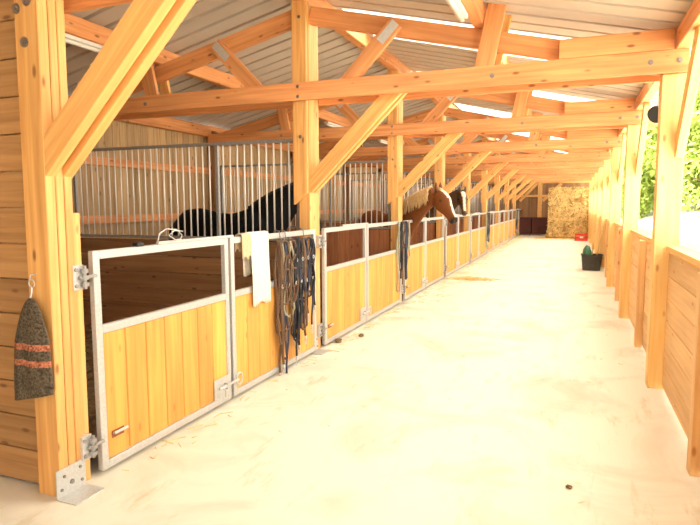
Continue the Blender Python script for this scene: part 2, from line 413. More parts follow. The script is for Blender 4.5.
# ------------------------------------------------------------------ roof trusses
y0 = YS[1]; t = thing('roof_truss', (-2.66, y0, 2.66), 'roof truss over the second stall post with the most prominent tie beam', 'roof truss', 'roof trusses')
for n, ya in (('tie_beam', y0 - .10), ('tie_beam', y0 + .25)):
    MB().box(-6.05, .83, ya, ya + .048, 2.66, 2.84, 0, .004).build(n, 'beam', t)
def raf(x): return 3.64 - .24 * abs(x + 2.66)
for s, x1 in ((-1, -6.3), (1, 1.0)):
    xa = -2.66 + s * .08
    MB().beam((xa, y0 + .06, raf(xa) - .09), (x1, y0 + .06, raf(x1) - .09), .07, .175, (0, 1, 0), .004).build('rafter', 'beam', t)
MB().box(-.16, .72, y0 - .098, y0 - .05, 2.842, 3.005, 0, .004).build('packing_board', 'beam', t)
for ya in (y0 + .002, y0 + .115):            # knee brace: a pair of planks butted against the aisle face of the post
    zl = lambda x: 1.72 + (x + 2.583) * .98
    MB().prism([(-2.583, zl(-2.583)), (-1.485, zl(-1.485)), (-1.685, zl(-1.685) + .20), (-2.583, zl(-2.583) + .20)], ya, ya + .065).build('knee_brace', 'timber', t)
for s in (1, -1):                            # struts below the purlins
    MB().beam((-2.66 + s * 1.86, y0 - .07, 2.82), (-2.66 + s * 1.97, y0 - .07, 3.37), .048, .165, (0, 1, 0), .004).build('strut', 'beam', t)
    MB().beam((-2.66 + s * 1.86 + .05, y0 + .13, 2.82), (-2.66 + s * 1.97 + .05, y0 + .13, 3.33), .048, .12, (0, 1, 0), .004).build('strut', 'timber', t)
for s in (1, -1):                            # slanting web members with perforated nail plates
    d = MB().beam((-2.66 + s * .42, y0 - .03, 2.72), (-2.66 + s * 1.02, y0 - .03, 3.33), .048, .15, (0, 1, 0), .004).build('web_brace', 'beam', t)
    mb = MB(); a = Vector((-2.66 + s * .86, y0 - .058, 3.165)); e = Vector((-2.66 + s * 1.02, y0 - .058, 3.33)); mb.beam(a, e, .004, .085, (0, 1, 0))
    mb.build('nail_plate', 'steel', d)
for x in (.76, .55, -.72, -4.6): bolt(t, x, y0 - .10, 2.75, r=.013)
repeat(t, range(0, 9), 1, lambda k: 'roof truss over the nearest stall post, only its double knee brace in view' if k == 0 else
       'timber roof truss spanning aisle and stalls, %s from the camera' % ORD[k])

# ------------------------------------------------------------------ strip lights under purlins
def striplight(x, ya, label):
    t = thing('strip_light', (x, ya, 3.15), label, 'light', 'strip lights under the purlins')
    MB().box(x - .045, x + .045, ya, ya + 1.25, 3.165, 3.204, 1, .006).build('housing', 'white', t)
    mb = MB(); mb.cyl((x, ya + .03, 3.150), (0, 1, 0), .02, 1.19, 12); mb.build('tube', 'white', t, smooth=True); return t
a = striplight(-4.52, YS[0] + 1.6, 'white strip light under the left purlin in the nearest bay')
repeat(a, range(9), 0, lambda k: 'white strip light under the left purlin, %s bay from the camera' % ORD[k])
b = striplight(-.93, YS[0] + 1.6, 'white strip light under the right purlin in the nearest bay, cut by the picture top')
repeat(b, range(9), 0, lambda k: 'white strip light under the right purlin, %s bay from the camera' % ORD[k])

# ------------------------------------------------------------------ stall partitions with grilles
def partition(k, mat, vertical, label):
    yk = YS[k] + .12; t = thing('stall_partition', (-4.4, yk, 0), label, 'partition', 'grille partitions between the stalls')
    mb = MB()
    if vertical:
        x = XW + .19
        while x < XP0 - .02: mb.box(x, min(x + .172, XP0), yk - .02, yk + .02, .0, 1.19, 2, .003); x += .178
    else:
        z = .0
        while z < 1.1: mb.box(XW + .19, XP0, yk - .02, yk + .02, z, z + .192, 0, .004); z += .199
    mb.build('board_wall', mat, t)
    mb = MB()
    for z in (1.20, 2.27): mb.box(XW + .19, XP0, yk - .018, yk + .018, z, z + .035, 0)
    for x in (XW + .19, -3.82, XP0 - .05): mb.box(x, x + .035, yk - .018, yk + .018, 1.235, 2.27, 2)
    mb.build('grille_frame', 'steel_dark', t)
    x = XW + .30; first = None
    while x < XP0 - .08:
        if first is None:
            first = MB().cyl((x, yk, 1.235), (0, 0, 1), .0095, 1.035, 8).build('bar', 'bar', t, smooth=True); x0 = x
        else:
            c = first.copy(); COL.objects.link(c); c.parent = t; c.location = (x - x0, 0, 0)
        x += .0925
    return t
partition(1, 'plank_brown', False, 'first stall partition of dark horizontal boards with barred grille, black horse behind')
p = partition(2, 'plank_red', True, 'second stall partition of reddish boards with barred grille')
repeat(p, range(2, 9), 2, lambda k: 'stall partition of reddish boards with barred grille, %s from the camera' % ORD[k - 1])

# ------------------------------------------------------------------ gates and fixed fronts
XG = -2.565
def front(name, ya, yb, label, cat, group, nb, gate):
    t = thing(name, (XG, ya, .02), label, cat, group); r = .05
    mb = MB()
    mb.box(XG - .02, XG + .02, ya, ya + r, .03, 1.34, 2, .004); mb.box(XG - .02, XG + .02, yb - r, yb, .03, 1.34, 2, .004)
    for z, h in ((.03, .05), (.85, .05), (1.29, .05)): mb.box(XG - .0195, XG + .0195, ya + r, yb - r, z, z + h, 1, .004)
    mb.build('frame', 'steel', t)
    mb = MB(); w = (yb - ya - 2 * r) / nb
    for i in range(nb): mb.box(XG - .012, XG + .012, ya + r + i * w + .003, ya + r + (i + 1) * w - .003, .082, .848, 2, .004)
    mb.build('board_panel', 'plank_gate', t)
    return t
def hinge(t, y, z):
    h = MB(); h.box(-2.589, -2.548, y - .045, y + .025, z - .07, z + .07, 2, .002)
    for dz in (-.035, 0, .035): h.box(-2.585, XG + .005, y - .005, y + .02, z + dz - .006, z + dz + .006, 0)
    h = h.build('hinge', 'steel', t)
    mb = MB(); mb.cyl((XG + .035, y + .015, z - .065), (0, 0, 1), .010, .13, 10); mb.cyl((XG + .03, y - .02, z), (0, 1, 0), .011, .12, 10)
    for dz in (-.05, -.012, .026): mb.cyl((XG + .035, y + .015, z + dz), (0, 0, 1), .021, .022, 12)
    mb.cyl((XG + .015, y - .03, z + .045), (1, 0, 0), .012, .012, 6); mb.cyl((XG + .015, y - .03, z - .045), (1, 0, 0), .012, .012, 6)
    mb.build('hinge_pin', 'steel_dark', h)
ya = YS[0] + .285
g0 = front('stall_gate', ya, YS[0] + 1.665, 'nearest stall gate of yellow planks in galvanised frame with wire holder on top', 'gate', 'stall gates', 7, 1)
for z in (1.2, .22): hinge(g0, YS[0] + .19, z)
# latch plate, bolt and ring at the foot of the gate
mb = MB(); mb.box(XG + .02, XG + .026, YS[0] + 1.42, YS[0] + 1.63, .085, .245, 1, .002); l = mb.build('latch_plate', 'steel', g0)
mb = MB(); mb.cyl((XG + .045, YS[0] + 1.46, .17), (0, 1, 0), .011, .27, 10); mb.tube([(XG + .045, YS[0] + 1.5, .17), (XG + .075, YS[0] + 1.5, .15), (XG + .075, YS[0] + 1.5, .10)], .008)
mb.box(XG + .026, XG + .06, YS[0] + 1.55, YS[0] + 1.575, .145, .195, 2); mb.build('slide_bolt', 'steel', l)
mb = MB(); mb.tube([(XG + .035, YS[0] + 1.76 + .045 * cos(a), .17 + .05 * sin(a)) for a in [i * pi / 8 for i in range(16)]], .008, 6, True); mb.build('latch_ring', 'steel', g0)
mb = MB(); mb.box(XG - .008, XG + .018, YS[0] + .85, YS[0] + 1.75, 1.341, 1.360, 1, .002); mb.build('top_slide_bar', 'steel', g0)
mb = MB(); mb.cyl((XG + .035, YS[0] + .37, .235), (0, 1, 0), .009, .11, 8); mb.build('hinge_bolt', 'steel', g0)
MB().box(XG + .014, XG + .018, YS[0] + .37, YS[0] + .47, .20, .245, 1, .001).build('rust_slot', 'rust', g0)
repeat(g0, range(9), 0, lambda k: 'stall gate of yellow planks in galvanised frame, %s from the camera' % ORD[k])
f0 = front('stall_front_panel', YS[0] + 1.70, YS[0] + 3.33, 'nearest fixed stall front panel, orange planks, with white towel and ropes hung over it', 'stall front', 'fixed stall fronts', 8, 0)
repeat(f0, range(9), 0, lambda k: 'fixed stall front panel of yellow planks beside a gate, %s from the camera' % ORD[k])

# wire holder on the first gate
mb = MB(); pts = [(XG, 3.08, 1.362), (XG, 3.10, 1.41), (XG, 3.17, 1.44), (XG, 3.28, 1.43), (XG, 3.335, 1.39), (XG, 3.32, 1.364), (XG + .05, 3.20, 1.364), (XG + .06, 3.12, 1.40), (XG + .06, 3.18, 1.43), (XG + .05, 3.28, 1.42)]
mb.tube(pts, .005, 6); tag(mb.build('wire_holder', 'steel', loc=(XG, 3.2, 1.34), smooth=True), 'bent wire holder on top of the nearest gate', 'holder')
tag(MB().box(XG - .02, XG + .03, 2.86, 2.92, 1.341, 1.366, 1, .006).build('hose_clip', 'black', loc=(XG, 2.89, 1.34)), 'small dark clip on the top rail of the nearest gate', 'clip')

# ------------------------------------------------------------------ cloths
def drape(name, mat, y0, y1, ztop, zf, zb, label, cat, seed, off=.0):
    """a cloth folded over the gate rail: front flap, over the top, back flap"""
    rnd = random.Random(seed); mb = MB(); bm = mb.bm; n = 18; path = []
    m = 26
    for i in range(m):
        u = i / (m - 1)
        if u < .55: path.append((XG + .028 + off, zf + (ztop - zf) * (u / .55)))
        elif u < .65: a = (u - .55) / .10 * pi; path.append((XG + (.028 + off) * cos(a), ztop + .012 * sin(a)))
        else: path.append((XG - .028 - off, ztop - (ztop - zb) * ((u - .65) / .35)))
    ph = [rnd.random() * 6 for _ in range(4)]; g = []
    for i, (x, z) in enumerate(path):
        row = []; hang = (ztop - z)
        for j in range(n):
            v = j / (n - 1); yy = y0 + (y1 - y0) * (v * (1 - .10 * hang) + .05 * hang) + .02 * sin(z * 7 + ph[2]) * hang
            fold = (.012 * sin(v * 17 + ph[0]) + .008 * sin(v * 31 + z * 3 + ph[1])) * min(1, .3 + hang * 2)
            row.append(bm.verts.new((x + (abs(fold) if x > XG else -abs(fold)), yy, z + (.015 * sin(v * 9 + ph[3]) if i in (0, m - 1) else 0))))
        g.append(row)
    for i in range(m - 1):
        for j in range(n - 1): bm.faces.new((g[i][j], g[i+1][j], g[i+1][j+1], g[i][j+1]))
    o = mb.build(name, mat, loc=(XG, (y0 + y1) / 2, ztop), smooth=True)
    s = o.modifiers.new('s', 'SOLIDIFY'); s.thickness = .006; s.offset = 1
    return tag(o, label, cat)
drape('towel', 'towel', 4.20, 4.51, 1.352, .74, 1.0, 'long white towel draped over the first fixed panel beside the ropes', 'towel', 3)
drape('cloth', 'beige', 4.07, 4.20, 1.348, 1.16, 1.22, 'small beige cloth hanging left of the white towel', 'cloth', 5)

def hung_cloth():
    """thick knitted cloth gathered at a ring, stripes across"""
    m, nt, b = newmat('striped_knit'); N = nt.nodes.new; L = nt.links.new
    tc = N('ShaderNodeTexCoord'); sp = N('ShaderNodeSeparateXYZ'); L(tc.outputs['Object'], sp.inputs[0])
    r = N('ShaderNodeValToRGB'); r.color_ramp.interpolation = 'CONSTANT'; e = r.color_ramp.elements
    mr = N('ShaderNodeMapRange'); mr.inputs[1].default_value = -.6; mr.inputs[2].default_value = 0; L(sp.outputs[2], mr.inputs[0]); L(mr.outputs[0], r.inputs[0])
    dk = (.10, .075, .045, 1); rd = (.46, .16, .08, 1)
    e[0].position = 0; e[0].color = dk; e[1].position = .40; e[1].color = rd
    for pz, c in ((.455, dk), (.545, rd), (.60, dk)): q = e.new(pz); q.color = c
    n = N('ShaderNodeTexNoise'); n.inputs['Scale'].default_value = 90; L(tc.outputs['Object'], n.inputs[0])
    rr = N('ShaderNodeMapRange'); rr.inputs[1].default_value = .35; rr.inputs[2].default_value = .65; rr.inputs[3].default_value = .35; rr.inputs[4].default_value = 1.3; L(n.outputs[0], rr.inputs[0])
    mx = N('ShaderNodeMix'); mx.data_type = 'RGBA'; mx.blend_type = 'MULTIPLY'; mx.inputs[0].default_value = 1; L(r.outputs[0], mx.inputs[6]); L(rr.outputs[0], mx.inputs[7]); L(mx.outputs[2], b.inputs['Base Color'])
    b.inputs['Roughness'].default_value = .95
    bp = N('ShaderNodeBump'); bp.inputs['Strength'].default_value = .8; bp.inputs['Distance'].default_value = .01; L(n.outputs[0], bp.inputs[2]); L(bp.outputs[0], b.inputs['Normal'])
    mb = MB(); rings = []; n = 40; cx, cy, zt = -2.640, 2.165, 1.115
    for i in range(26):
        u = i / 25; z = zt - .535 * u
        w = .012 + .105 * min(1, (u * 2.2)) ** .6 + .02 * u; d = .012 + .024 * min(1, u * 2); ring = []
        sh = -.018 * u
        for j in range(n):
            a = 2 * pi * j / n; f = 1 + .16 * sin(a * 5 + 1.3 * sin(u * 3)) * min(1, u * 3) + .07 * sin(a * 9 + 2)
            ring.append(mb.bm.verts.new((cx + sh + w * cos(a) * (1 + .03 * sin(u * 9)), cy + d * sin(a) * f, z + .03 * cos(a) * (u > .9))))
        rings.append(ring)
    mb.skin(rings)
    tag(mb.build('knitted_cloth', m, loc=(cx, cy, zt), smooth=True), 'dark brown knitted cloth with two red stripes hanging from ring on nearest post', 'cloth')
    r_ = thing('ring_hook', (-2.65, 2.2, 1.2), 'small metal ring hook on the nearest post above the striped cloth', 'hook')
    MB().tube([(-2.65 + .02 * cos(a), 2.185, 1.19 + .02 * sin(a)) for a in [i * pi / 8 for i in range(16)]], .0035, 6, True).build('ring', 'steel', r_, smooth=True)
    MB().tube([(-2.655, 2.22, 1.235), (-2.655, 2.185, 1.235), (-2.655, 2.178, 1.21)], .004, 6).build('screw_eye', 'steel', r_)
    MB().tube([(-2.65, 2.185, 1.17), (-2.648, 2.18, 1.14), (-2.655, 2.17, 1.10)], .005, 6).build('cord', 'steel', r_)
hung_cloth()

# ------------------------------------------------------------------ ropes and halters on the stall fronts
def hook(y, label, group):
    mb = MB(); mb.tube([(XG - .03, y, 1.33), (XG - .03, y, 1.352), (XG, y, 1.362), (XG + .03, y, 1.352), (XG + .038, y, 1.29), (XG + .055, y, 1.262), (XG + .078, y, 1.27), (XG + .08, y, 1.295)], .006, 6)
    tag(mb.build('hook', 'bolt', loc=(XG, y, 1.35), smooth=True), label, 'hook', group)
for y, w in ((4.72, 'left'), (4.83, 'middle'), (5.22, 'right')):
    hook(y, 'dark metal hook over the first fixed panel rail, %s of the three' % w, 'hooks holding the ropes')
def rope(y, x, zt, zb, mat, label, group, seed, r=.009, spread=.05, tail=0., snap=True):
    rn = random.Random(seed); t = thing('lead_rope', (x, y, zt), label, 'rope', group)
    pts = []; n = 22; ph = rn.random() * 6; k1, k2 = rn.uniform(3, 7), rn.uniform(8, 14)
    s1, s2 = rn.uniform(.4, 1) * spread, rn.uniform(.4, 1) * spread
    def wob(u): return .016 * sin(u * k1 + ph) + .008 * sin(u * k2)
    for i in range(n):                       # first strand down
        u = i / (n - 1); pts.append((x + .008 * sin(u * 9 + ph), y - s1 * sin(pi * min(1, u * 1.1) / 2) + wob(u), zt - (zt - zb) * u))
    yb0 = pts[-1][1]; yb1 = y + s2
    for i in range(1, 8):                    # loop at the bottom
        a = pi * i / 8; pts.append((x + .006, (yb0 + yb1) / 2 - (yb1 - yb0) / 2 * cos(a), zb - abs(yb1 - yb0) * .45 * sin(a)))
    for i in range(n):
        u = 1 - i / (n - 1); pts.append((x + .012 + .008 * sin(u * 7), y + s2 * sin(pi * min(1, u * 1.1) / 2) + wob(u + 2) * (1 if i else .3), zt - .01 - (zt - zb) * u))
    o = MB().tube(pts, r, 6).build('rope', mat, t, smooth=True)
    if tail:
        q = [(x + .014 + .01 * sin(i), y + .02 * sin(i * .7 + ph) + .015 * i / 9, zt - tail * i / 12) for i in range(13)]
        MB().tube(q, r * 1.1, 6).build('rope_end', mat, t, smooth=True)
        if snap:
            e = q[-1]; mb = MB(); mb.cyl((e[0], e[1], e[2] - .05), (0, 0, 1), .011, .05, 8); mb.tube([(e[0], e[1] + .018 * cos(a), e[2] - .07 + .022 * sin(a)) for a in [i * pi / 5 for i in range(10)]], .005, 6, True)
            mb.build('snap_hook', 'steel', t, smooth=True)
G = 'lead ropes and halters on the nearest fixed panel'
XR = XG + .038
RP = [(4.66, 0, .42, 'rope_a', 'brown lead rope hanging leftmost on the first fixed panel', .06, 1.24),
      (4.70, .012, .60, 'rope_c', 'grey-green lead rope looped beside the leftmost brown rope', .07, 0),
      (4.74, .022, .16, 'rope_d', 'long dark braided rope reaching down to the panel foot', .03, 1.27),
      (4.84, .03, .62, 'rope_c', 'pale grey-green rope in a wide U-shaped loop', .12, 0),
      (4.88, .012, .80, 'rope_a', 'short brown rope loop inside the pale loop', .08, .60),
      (4.95, .02, .35, 'rope_b', 'black rope coil hanging in the middle of the bunch', .08, .95),
      (5.00, .034, .44, 'rope_b', 'black rope loop reaching low below the middle hook', .09, 1.05),
      (5.06, .02, .48, 'rope_d', 'navy rope loop between middle and right hook', .06, 0),
      (5.14, .03, .60, 'rope_b', 'black rope loop left of the right hook', .08, 0),
      (5.22, .012, .68, 'rope_a', 'dark brown rope loop under the right hook', .08, .78),
      (5.30, .024, .74, 'rope_d', 'navy rope hanging just right of the right hook', .06, .90),
      (5.37, .02, .90, 'rope_b', 'short black rope loop nearest the second post', .05, .70)      ,(4.64, .03, .34, 'rope_a', 'worn brown rope looping below the left hook to the lower rail', .05, 1.16),
      (4.78, .042, .50, 'rope_a', 'brown rope crossing between the left and middle hooks', .10, 0),
      (4.92, .045, .30, 'rope_b', 'thin black rope ending low with loop near the panel foot', .05, 1.12),
      (5.10, .045, .40, 'rope_a', 'brown rope crossing the black ones right of the middle hook', .09, .98)]
for i, (y, dx, zb, mat, lab, sp, tl) in enumerate(RP): rope(y, XR + dx, 1.27 - .01 * (i % 3), zb, mat, lab, G, i + 11, .010 if i % 3 else .012, sp, tl)
def halter(y, x, zt, mat, label, seed):
    rn = random.Random(seed); t = thing('halter', (x, y, zt), label, 'halter', 'halters hanging among the ropes')
    for j, (a, c, h) in enumerate(((.10, .0, .30), (.085, -.27, .09), (.05, -.14, .22))):
        pts = []
        for i in range(20):
            th = 2 * pi * i / 20; pts.append((x + .012 * sin(th * 3 + j) + .006 * j, y + a * sin(th) * (1 + .1 * sin(2 * th + seed)) + .012 * j, zt + c - h + h * cos(th)))
        MB().tube(pts, .0095, 5, True).build('strap', mat, t, smooth=True)
    mb = MB()
    for dy, dz in ((.07, -.42), (-.07, -.42), (.08, -.2)):
        mb.tube([(x + .012, y + dy + .017 * cos(a), zt + dz + .017 * sin(a)) for a in [i * pi / 5 for i in range(10)]], .004, 5, True)
    mb.build('buckle_rings', 'steel', t)
for y, x, mat, lab, sd in ((4.72, XR + .045, 'rope_a', 'brown halter under the left hook', 1), (4.86, XR + .05, 'rope_a', 'brown halter with steel rings under the middle hook', 2),
                       (4.99, XR + .05, 'rope_b', 'black halter between the middle and right hooks', 3), (5.12, XR + .045, 'rope_d', 'navy halter left of the right hook', 4), (5.24, XR + .05, 'rope_b', 'black halter hanging from the right hook', 5)):
    halter(y, x, 1.27, mat, lab, sd)
for k, where in ((1, 'second'), (4, 'fifth'), (7, 'eighth')):
    yc = YS[k] + 3.2 + (.08 if k == 1 else 0)
    for j, mt in enumerate(('rope_c', 'rope_b', 'rope_a', 'rope_d', 'rope_c')):
        rope(yc - .22 + .11 * j, XR + .012 * j, 1.33, .25 + .17 * ((j * 2) % 5), mt, '%s rope over the %s stall front, %s in its bunch' % (
            {'rope_c': 'grey-green', 'rope_b': 'black', 'rope_a': 'brown', 'rope_d': 'navy'}[mt], where, ['leftmost', 'second', 'middle', 'fourth', 'rightmost'][j]),
            'ropes over the %s stall front' % where, 50 + 9 * k + j, .013, .05, .9 if j % 2 else 0)

# ------------------------------------------------------------------ straw
rn = random.Random(2)
def stalk(mb, c, L_, ang, tilt, w=.004):
    d = Vector((cos(ang) * cos(tilt), sin(ang) * cos(tilt), sin(tilt))); a = d.orthogonal().normalized() * w; b = d.cross(a).normalized() * w; c = Vector(c)
    v = [mb.bm.verts.new(q) for q in (c - d * L_/2 + a, c - d * L_/2 - a * .5 + b, c - d * L_/2 - a * .5 - b, c + d * L_/2 + a, c + d * L_/2 - a * .5 + b, c + d * L_/2 - a * .5 - b)]
    for f in ((0, 1, 4, 3), (1, 2, 5, 4), (2, 0, 3, 5)): mb.bm.faces.new([v[i] for i in f])
for k in range(9):
    mb = MB(); bm = mb.bm
    y0, y1_ = YS[k] + (.15 if k else .10), YS[k + 1] + (.09 if k < 8 else -.16); nx, ny = 26, 22; g = []
    for i in range(nx + 1):
        g.append([bm.verts.new((XW + .01 + (XP0 + .08 - XW - .01) * i / nx, y0 + (y1_ - y0) * j / ny, .05 + .035 * rn.random() + .02 * sin(i * .8) * cos(j * .7))) for j in range(ny + 1)])
    for i in range(nx):
        for j in range(ny): bm.faces.new((g[i][j], g[i+1][j], g[i+1][j+1], g[i][j+1]))
    for _ in range(1100 if k < 3 else 250):
        stalk(mb, (rn.uniform(-5.9, -2.78), rn.uniform(y0 + .15, y1_ - .15), rn.uniform(.07, .12)), rn.uniform(.08, .25), rn.random() * pi, rn.uniform(-.3, .3))
    tag(mb.build('straw_bedding', 'bed'), 'straw bedding on the floor of the %s stall from the camera' % ORD[k], 'straw', 'straw bedding in the stalls', 'stuff')
mb = MB()
for _ in range(800):
    y = 2.6 + 28 * rn.random() ** .8; stalk(mb, (-2.52 + abs(rn.gauss(0, .09 + (.12 if y > 9 else 0))), y, .006), rn.uniform(.03, .14), rn.random() * pi, 0, .003)
for _ in range(260): stalk(mb, (-1.95 + rn.gauss(0, .22), 12.25 + rn.gauss(0, .12), .006 + .03 * rn.random()), rn.uniform(.05, .2), rn.random() * pi, rn.uniform(-.1, .1), .004)
for _ in range(500): stalk(mb, (rn.uniform(-1.6, .6), 28.1 + rn.gauss(0, .35), .006), rn.uniform(.05, .2), rn.random() * pi, 0, .004)
for _ in range(140): stalk(mb, (rn.uniform(-2.4, .6), rn.uniform(3, 27), .005), rn.uniform(.01, .05), rn.random() * pi, 0, .002)
tag(mb.build('loose_straw', 'strawbit'), 'loose straw stalks scattered on the concrete along the gates', 'straw', None, 'stuff')
for (x, y, s, l) in ((-2.35, 6.42, .035, 'small dark clod on the concrete by the second gate'), (-2.50, 6.05, .05, 'dark clod at the foot of the second gate'), (.03, 3.33, .018, 'tiny grey pebble on the near concrete floor')):
    mb = MB(); bmesh.ops.create_icosphere(mb.bm, subdivisions=2, radius=s)
    for v in mb.bm.verts: v.co *= rn.uniform(.75, 1.15); v.co.z *= .6; v.co += Vector((x, y, s * .55))
    tag(mb.build('clod', 'bed', loc=(x, y, 0)), l, 'clod')

# straw stack at the far end
mb = MB(); bm = mb.bm; X0, X1, Y0, Y1, ZT = -1.06, .60, 28.55, 30.3, 2.30
def facegrid(f, nu, nv):
    g = [[bm.verts.new(f(i / nu, j / nv)) for j in range(nv + 1)] for i in range(nu + 1)]
    for i in range(nu):
        for j in range(nv): bm.faces.new((g[i][j], g[i+1][j], g[i+1][j+1], g[i][j+1]))
from mathutils import noise
def bulge(x, y, z):
    n_ = noise.noise_vector(Vector((x * 3, y * 3, z * 3))) * .09 + noise.noise_vector(Vector((x * 11, y * 11, z * 11))) * .05
    flare = max(0, .5 - z) * .18
    return (x + n_.x + (-flare if x < -.3 else 0), y + n_.y - (flare if y < 29 else 0), max(0.0, z + n_.z - .0) if z > .01 else 0)
facegrid(lambda u, v: bulge(X0 + (X1 - X0) * u, Y0, ZT * v), 50, 70)
facegrid(lambda u, v: bulge(X0 + (X1 - X0) * u, Y1, ZT * v), 20, 20)
facegrid(lambda u, v: bulge(X0, Y0 + (Y1 - Y0) * u, ZT * v), 40, 60)
facegrid(lambda u, v: bulge(X1, Y0 + (Y1 - Y0) * u, ZT * v), 40, 60)
facegrid(lambda u, v: bulge(X0 + (X1 - X0) * u, Y0 + (Y1 - Y0) * v, ZT), 40, 40)
bmesh.ops.remove_doubles(bm, verts=bm.verts, dist=.004)
st = thing('straw_stack', (-.2, 29.4, 0), 'tall stack of golden straw at the far end of the aisle', 'straw stack')
mb.build('straw_body', 'straw', st)
mb = MB()
for _ in range(5600):
    s_ = rn.random(); z = rn.uniform(.02, ZT)
    if s_ < .62: c = (rn.uniform(X0, X1), Y0 - .03 - max(0, .5 - z) * .18, z); ang = rn.gauss(0, .5)
    elif s_ < .8: c = (X0 - .02 - max(0, .5 - z) * .18, rn.uniform(Y0, Y1), z); ang = pi / 2 + rn.gauss(0, .5)
    elif s_ < .9: c = (X1 + .01, rn.uniform(Y0, Y1), z); ang = pi / 2 + rn.gauss(0, .5)
    else: c = (rn.uniform(X0, X1), rn.uniform(Y0, Y1), ZT + .02); ang = rn.random() * pi
    c = (c[0], c[1], max(.05, c[2]))
    stalk(mb, c, rn.uniform(.06, .20), ang, rn.gauss(0, .9) if c[2] > .15 else 0, .0075)
sb = mb.build('straw_stalks', 'strawbit', st); sb['kind'] = 'stuff'

# two dark red chests by the far wall
def chest(x0, x1, label):
    ya = 31.0; t = thing('feed_chest', ((x0 + x1) / 2, ya, 0), label, 'chest', 'dark red chests')
    MB().box(x0, x1, ya - .38, ya + .3, .08, .86, 0, .01).build('body', 'darkred', t)
    MB().box(x0 - .015, x1 + .015, ya - .40, ya + .32, .862, .91, 0, .01).build('lid', 'darkred', t)
    mb = MB()
    for z in (.18, .45, .72): mb.box(x0 + .02, x1 - .02, ya - .40, ya - .381, z, z + .05, 0, .004)
    mb.build('slat_frame', 'darkred', t)
    for x in (x0 + .03, x1 - .09): MB().box(x, x + .06, ya - .36, ya + .28, 0, .08, 1).build('foot', 'plank_brown', t)
chest(-2.62, -1.98, 'dark red wooden chest by the far wall, left one beside the stalls')
chest(-1.93, -1.16, 'dark red wooden chest by the far wall, right one beside the straw')

# red crate
t = thing('crate', (.36, 26.75, 0), 'bright red plastic crate on the floor before the straw stack', 'crate')
mb = MB(); a, b, c, d, h = .10, .62, 26.55, 26.95, .30
mb.box(a, b, c, d, .0, .02, 0)
for q in ((a, b, c, c + .02), (a, b, d - .02, d), (a, a + .02, c + .02, d - .02), (b - .02, b, c + .02, d - .02)):
    mb.box(q[0], q[1], q[2], q[3], .02, .09, 0); mb.box(q[0], q[1], q[2], q[3], .12, .17, 0); mb.box(q[0], q[1], q[2], q[3], .24, h, 0)
for x in [a + i * (b - a - .03) / 6 for i in range(7)]: mb.box(x, x + .03, c, c + .018, .09, .24, 2); mb.box(x, x + .03, d - .018, d, .09, .24, 2)
for y in [c + i * (d - c - .03) / 4 for i in range(5)]: mb.box(a, a + .018, y, y + .03, .09, .24, 2); mb.box(b - .018, b, y, y + .03, .09, .24, 2)
mb.build('basket', 'red', t)
MB().box(.30, .44, 26.532, 26.55, .13, .20, 0, .004).build('handle_grip', 'white', t)

# tub with green sack and two broom handles
t = thing('tub', (.47, 14.95, 0), 'dark rubber tub standing on the floor by the right posts', 'tub')
mb = MB(); rings = []; cx, cy = .455, 15.0
def rr(hx, hy, z, n=28):
    out = []
    for i in range(n):
        a_ = 2 * pi * i / n; ca, sa = cos(a_), sin(a_); out.append(mb.bm.verts.new((cx + hx * math.copysign(abs(ca) ** .5, ca), cy + hy * math.copysign(abs(sa) ** .5, sa), z)))
    return out
rings = [rr(.20, .19, 0), rr(.235, .22, .36), rr(.25, .235, .365), rr(.25, .235, .385), rr(.225, .21, .385), rr(.215, .20, .34), rr(.19, .18, .03)]
mb.skin(rings); mb.build('tub_body', 'rubber', t)
for s in (-1, 1):
    MB().tube([(cx + .10 * cos(a_), cy + s * (.235 + .035 * sin(a_)), .37 - .01 * sin(a_)) for a_ in [i * pi / 8 for i in range(9)]], .012, 6).build('handle', 'rubber', t)
mb = MB(); bmesh.ops.create_icosphere(mb.bm, subdivisions=4, radius=1)
for v in mb.bm.verts:
    n_ = noise.noise(v.co * 2.2) * .12; v.co = Vector((.345 + v.co.x * .10 * (1 + n_), 14.93 + v.co.y * .12 * (1 + n_), .40 + v.co.z * (.20 if v.co.z > 0 else .17) * (1 + n_)))
tag(mb.build('green_sack', 'green', loc=(.36, 14.95, .2), smooth=True), 'rounded green sack sticking out of the dark tub', 'sack')
for (x0, x1, yy, l) in ((.42, .56, 15.02, 'wooden broom handle leaning out of the dark tub, left one'), (.52, .71, 15.06, 'wooden broom handle leaning out of the dark tub, right one against the post')):
    t = thing('broom', (x0, yy, .05), l, 'broom', 'brooms standing in the tub')
    MB().tube([(x0, yy, .06), (x1, yy + .06, 1.12)], .013, 8).build('handle', 'handle', t, smooth=True)
    MB().box(x0 - .06, x0 + .06, yy - .03, yy + .03, .036, .11, 0, .01).build('broom_head', 'rubber', t)

# flood light on the right hand post line
t = thing('flood_light', (.80, 7.0, 2.5), 'black flood light under the right eave beyond the first right post', 'lamp')
mb = MB(); mb.cyl((.81, 7.0, 2.56), (-.45, -.8, -.5), .085, .05, 20, .095); mb.cyl((.81, 7.0, 2.56), (.45, .8, .5), .06, .06, 16, .035); mb.build('lamp_head', 'black', t)
MB().tube([(.80, 7.02, 2.58), (.82, 7.05, 2.72), (.82, 7.05, 2.84)], .012, 8).build('bracket', 'steel_dark', t)

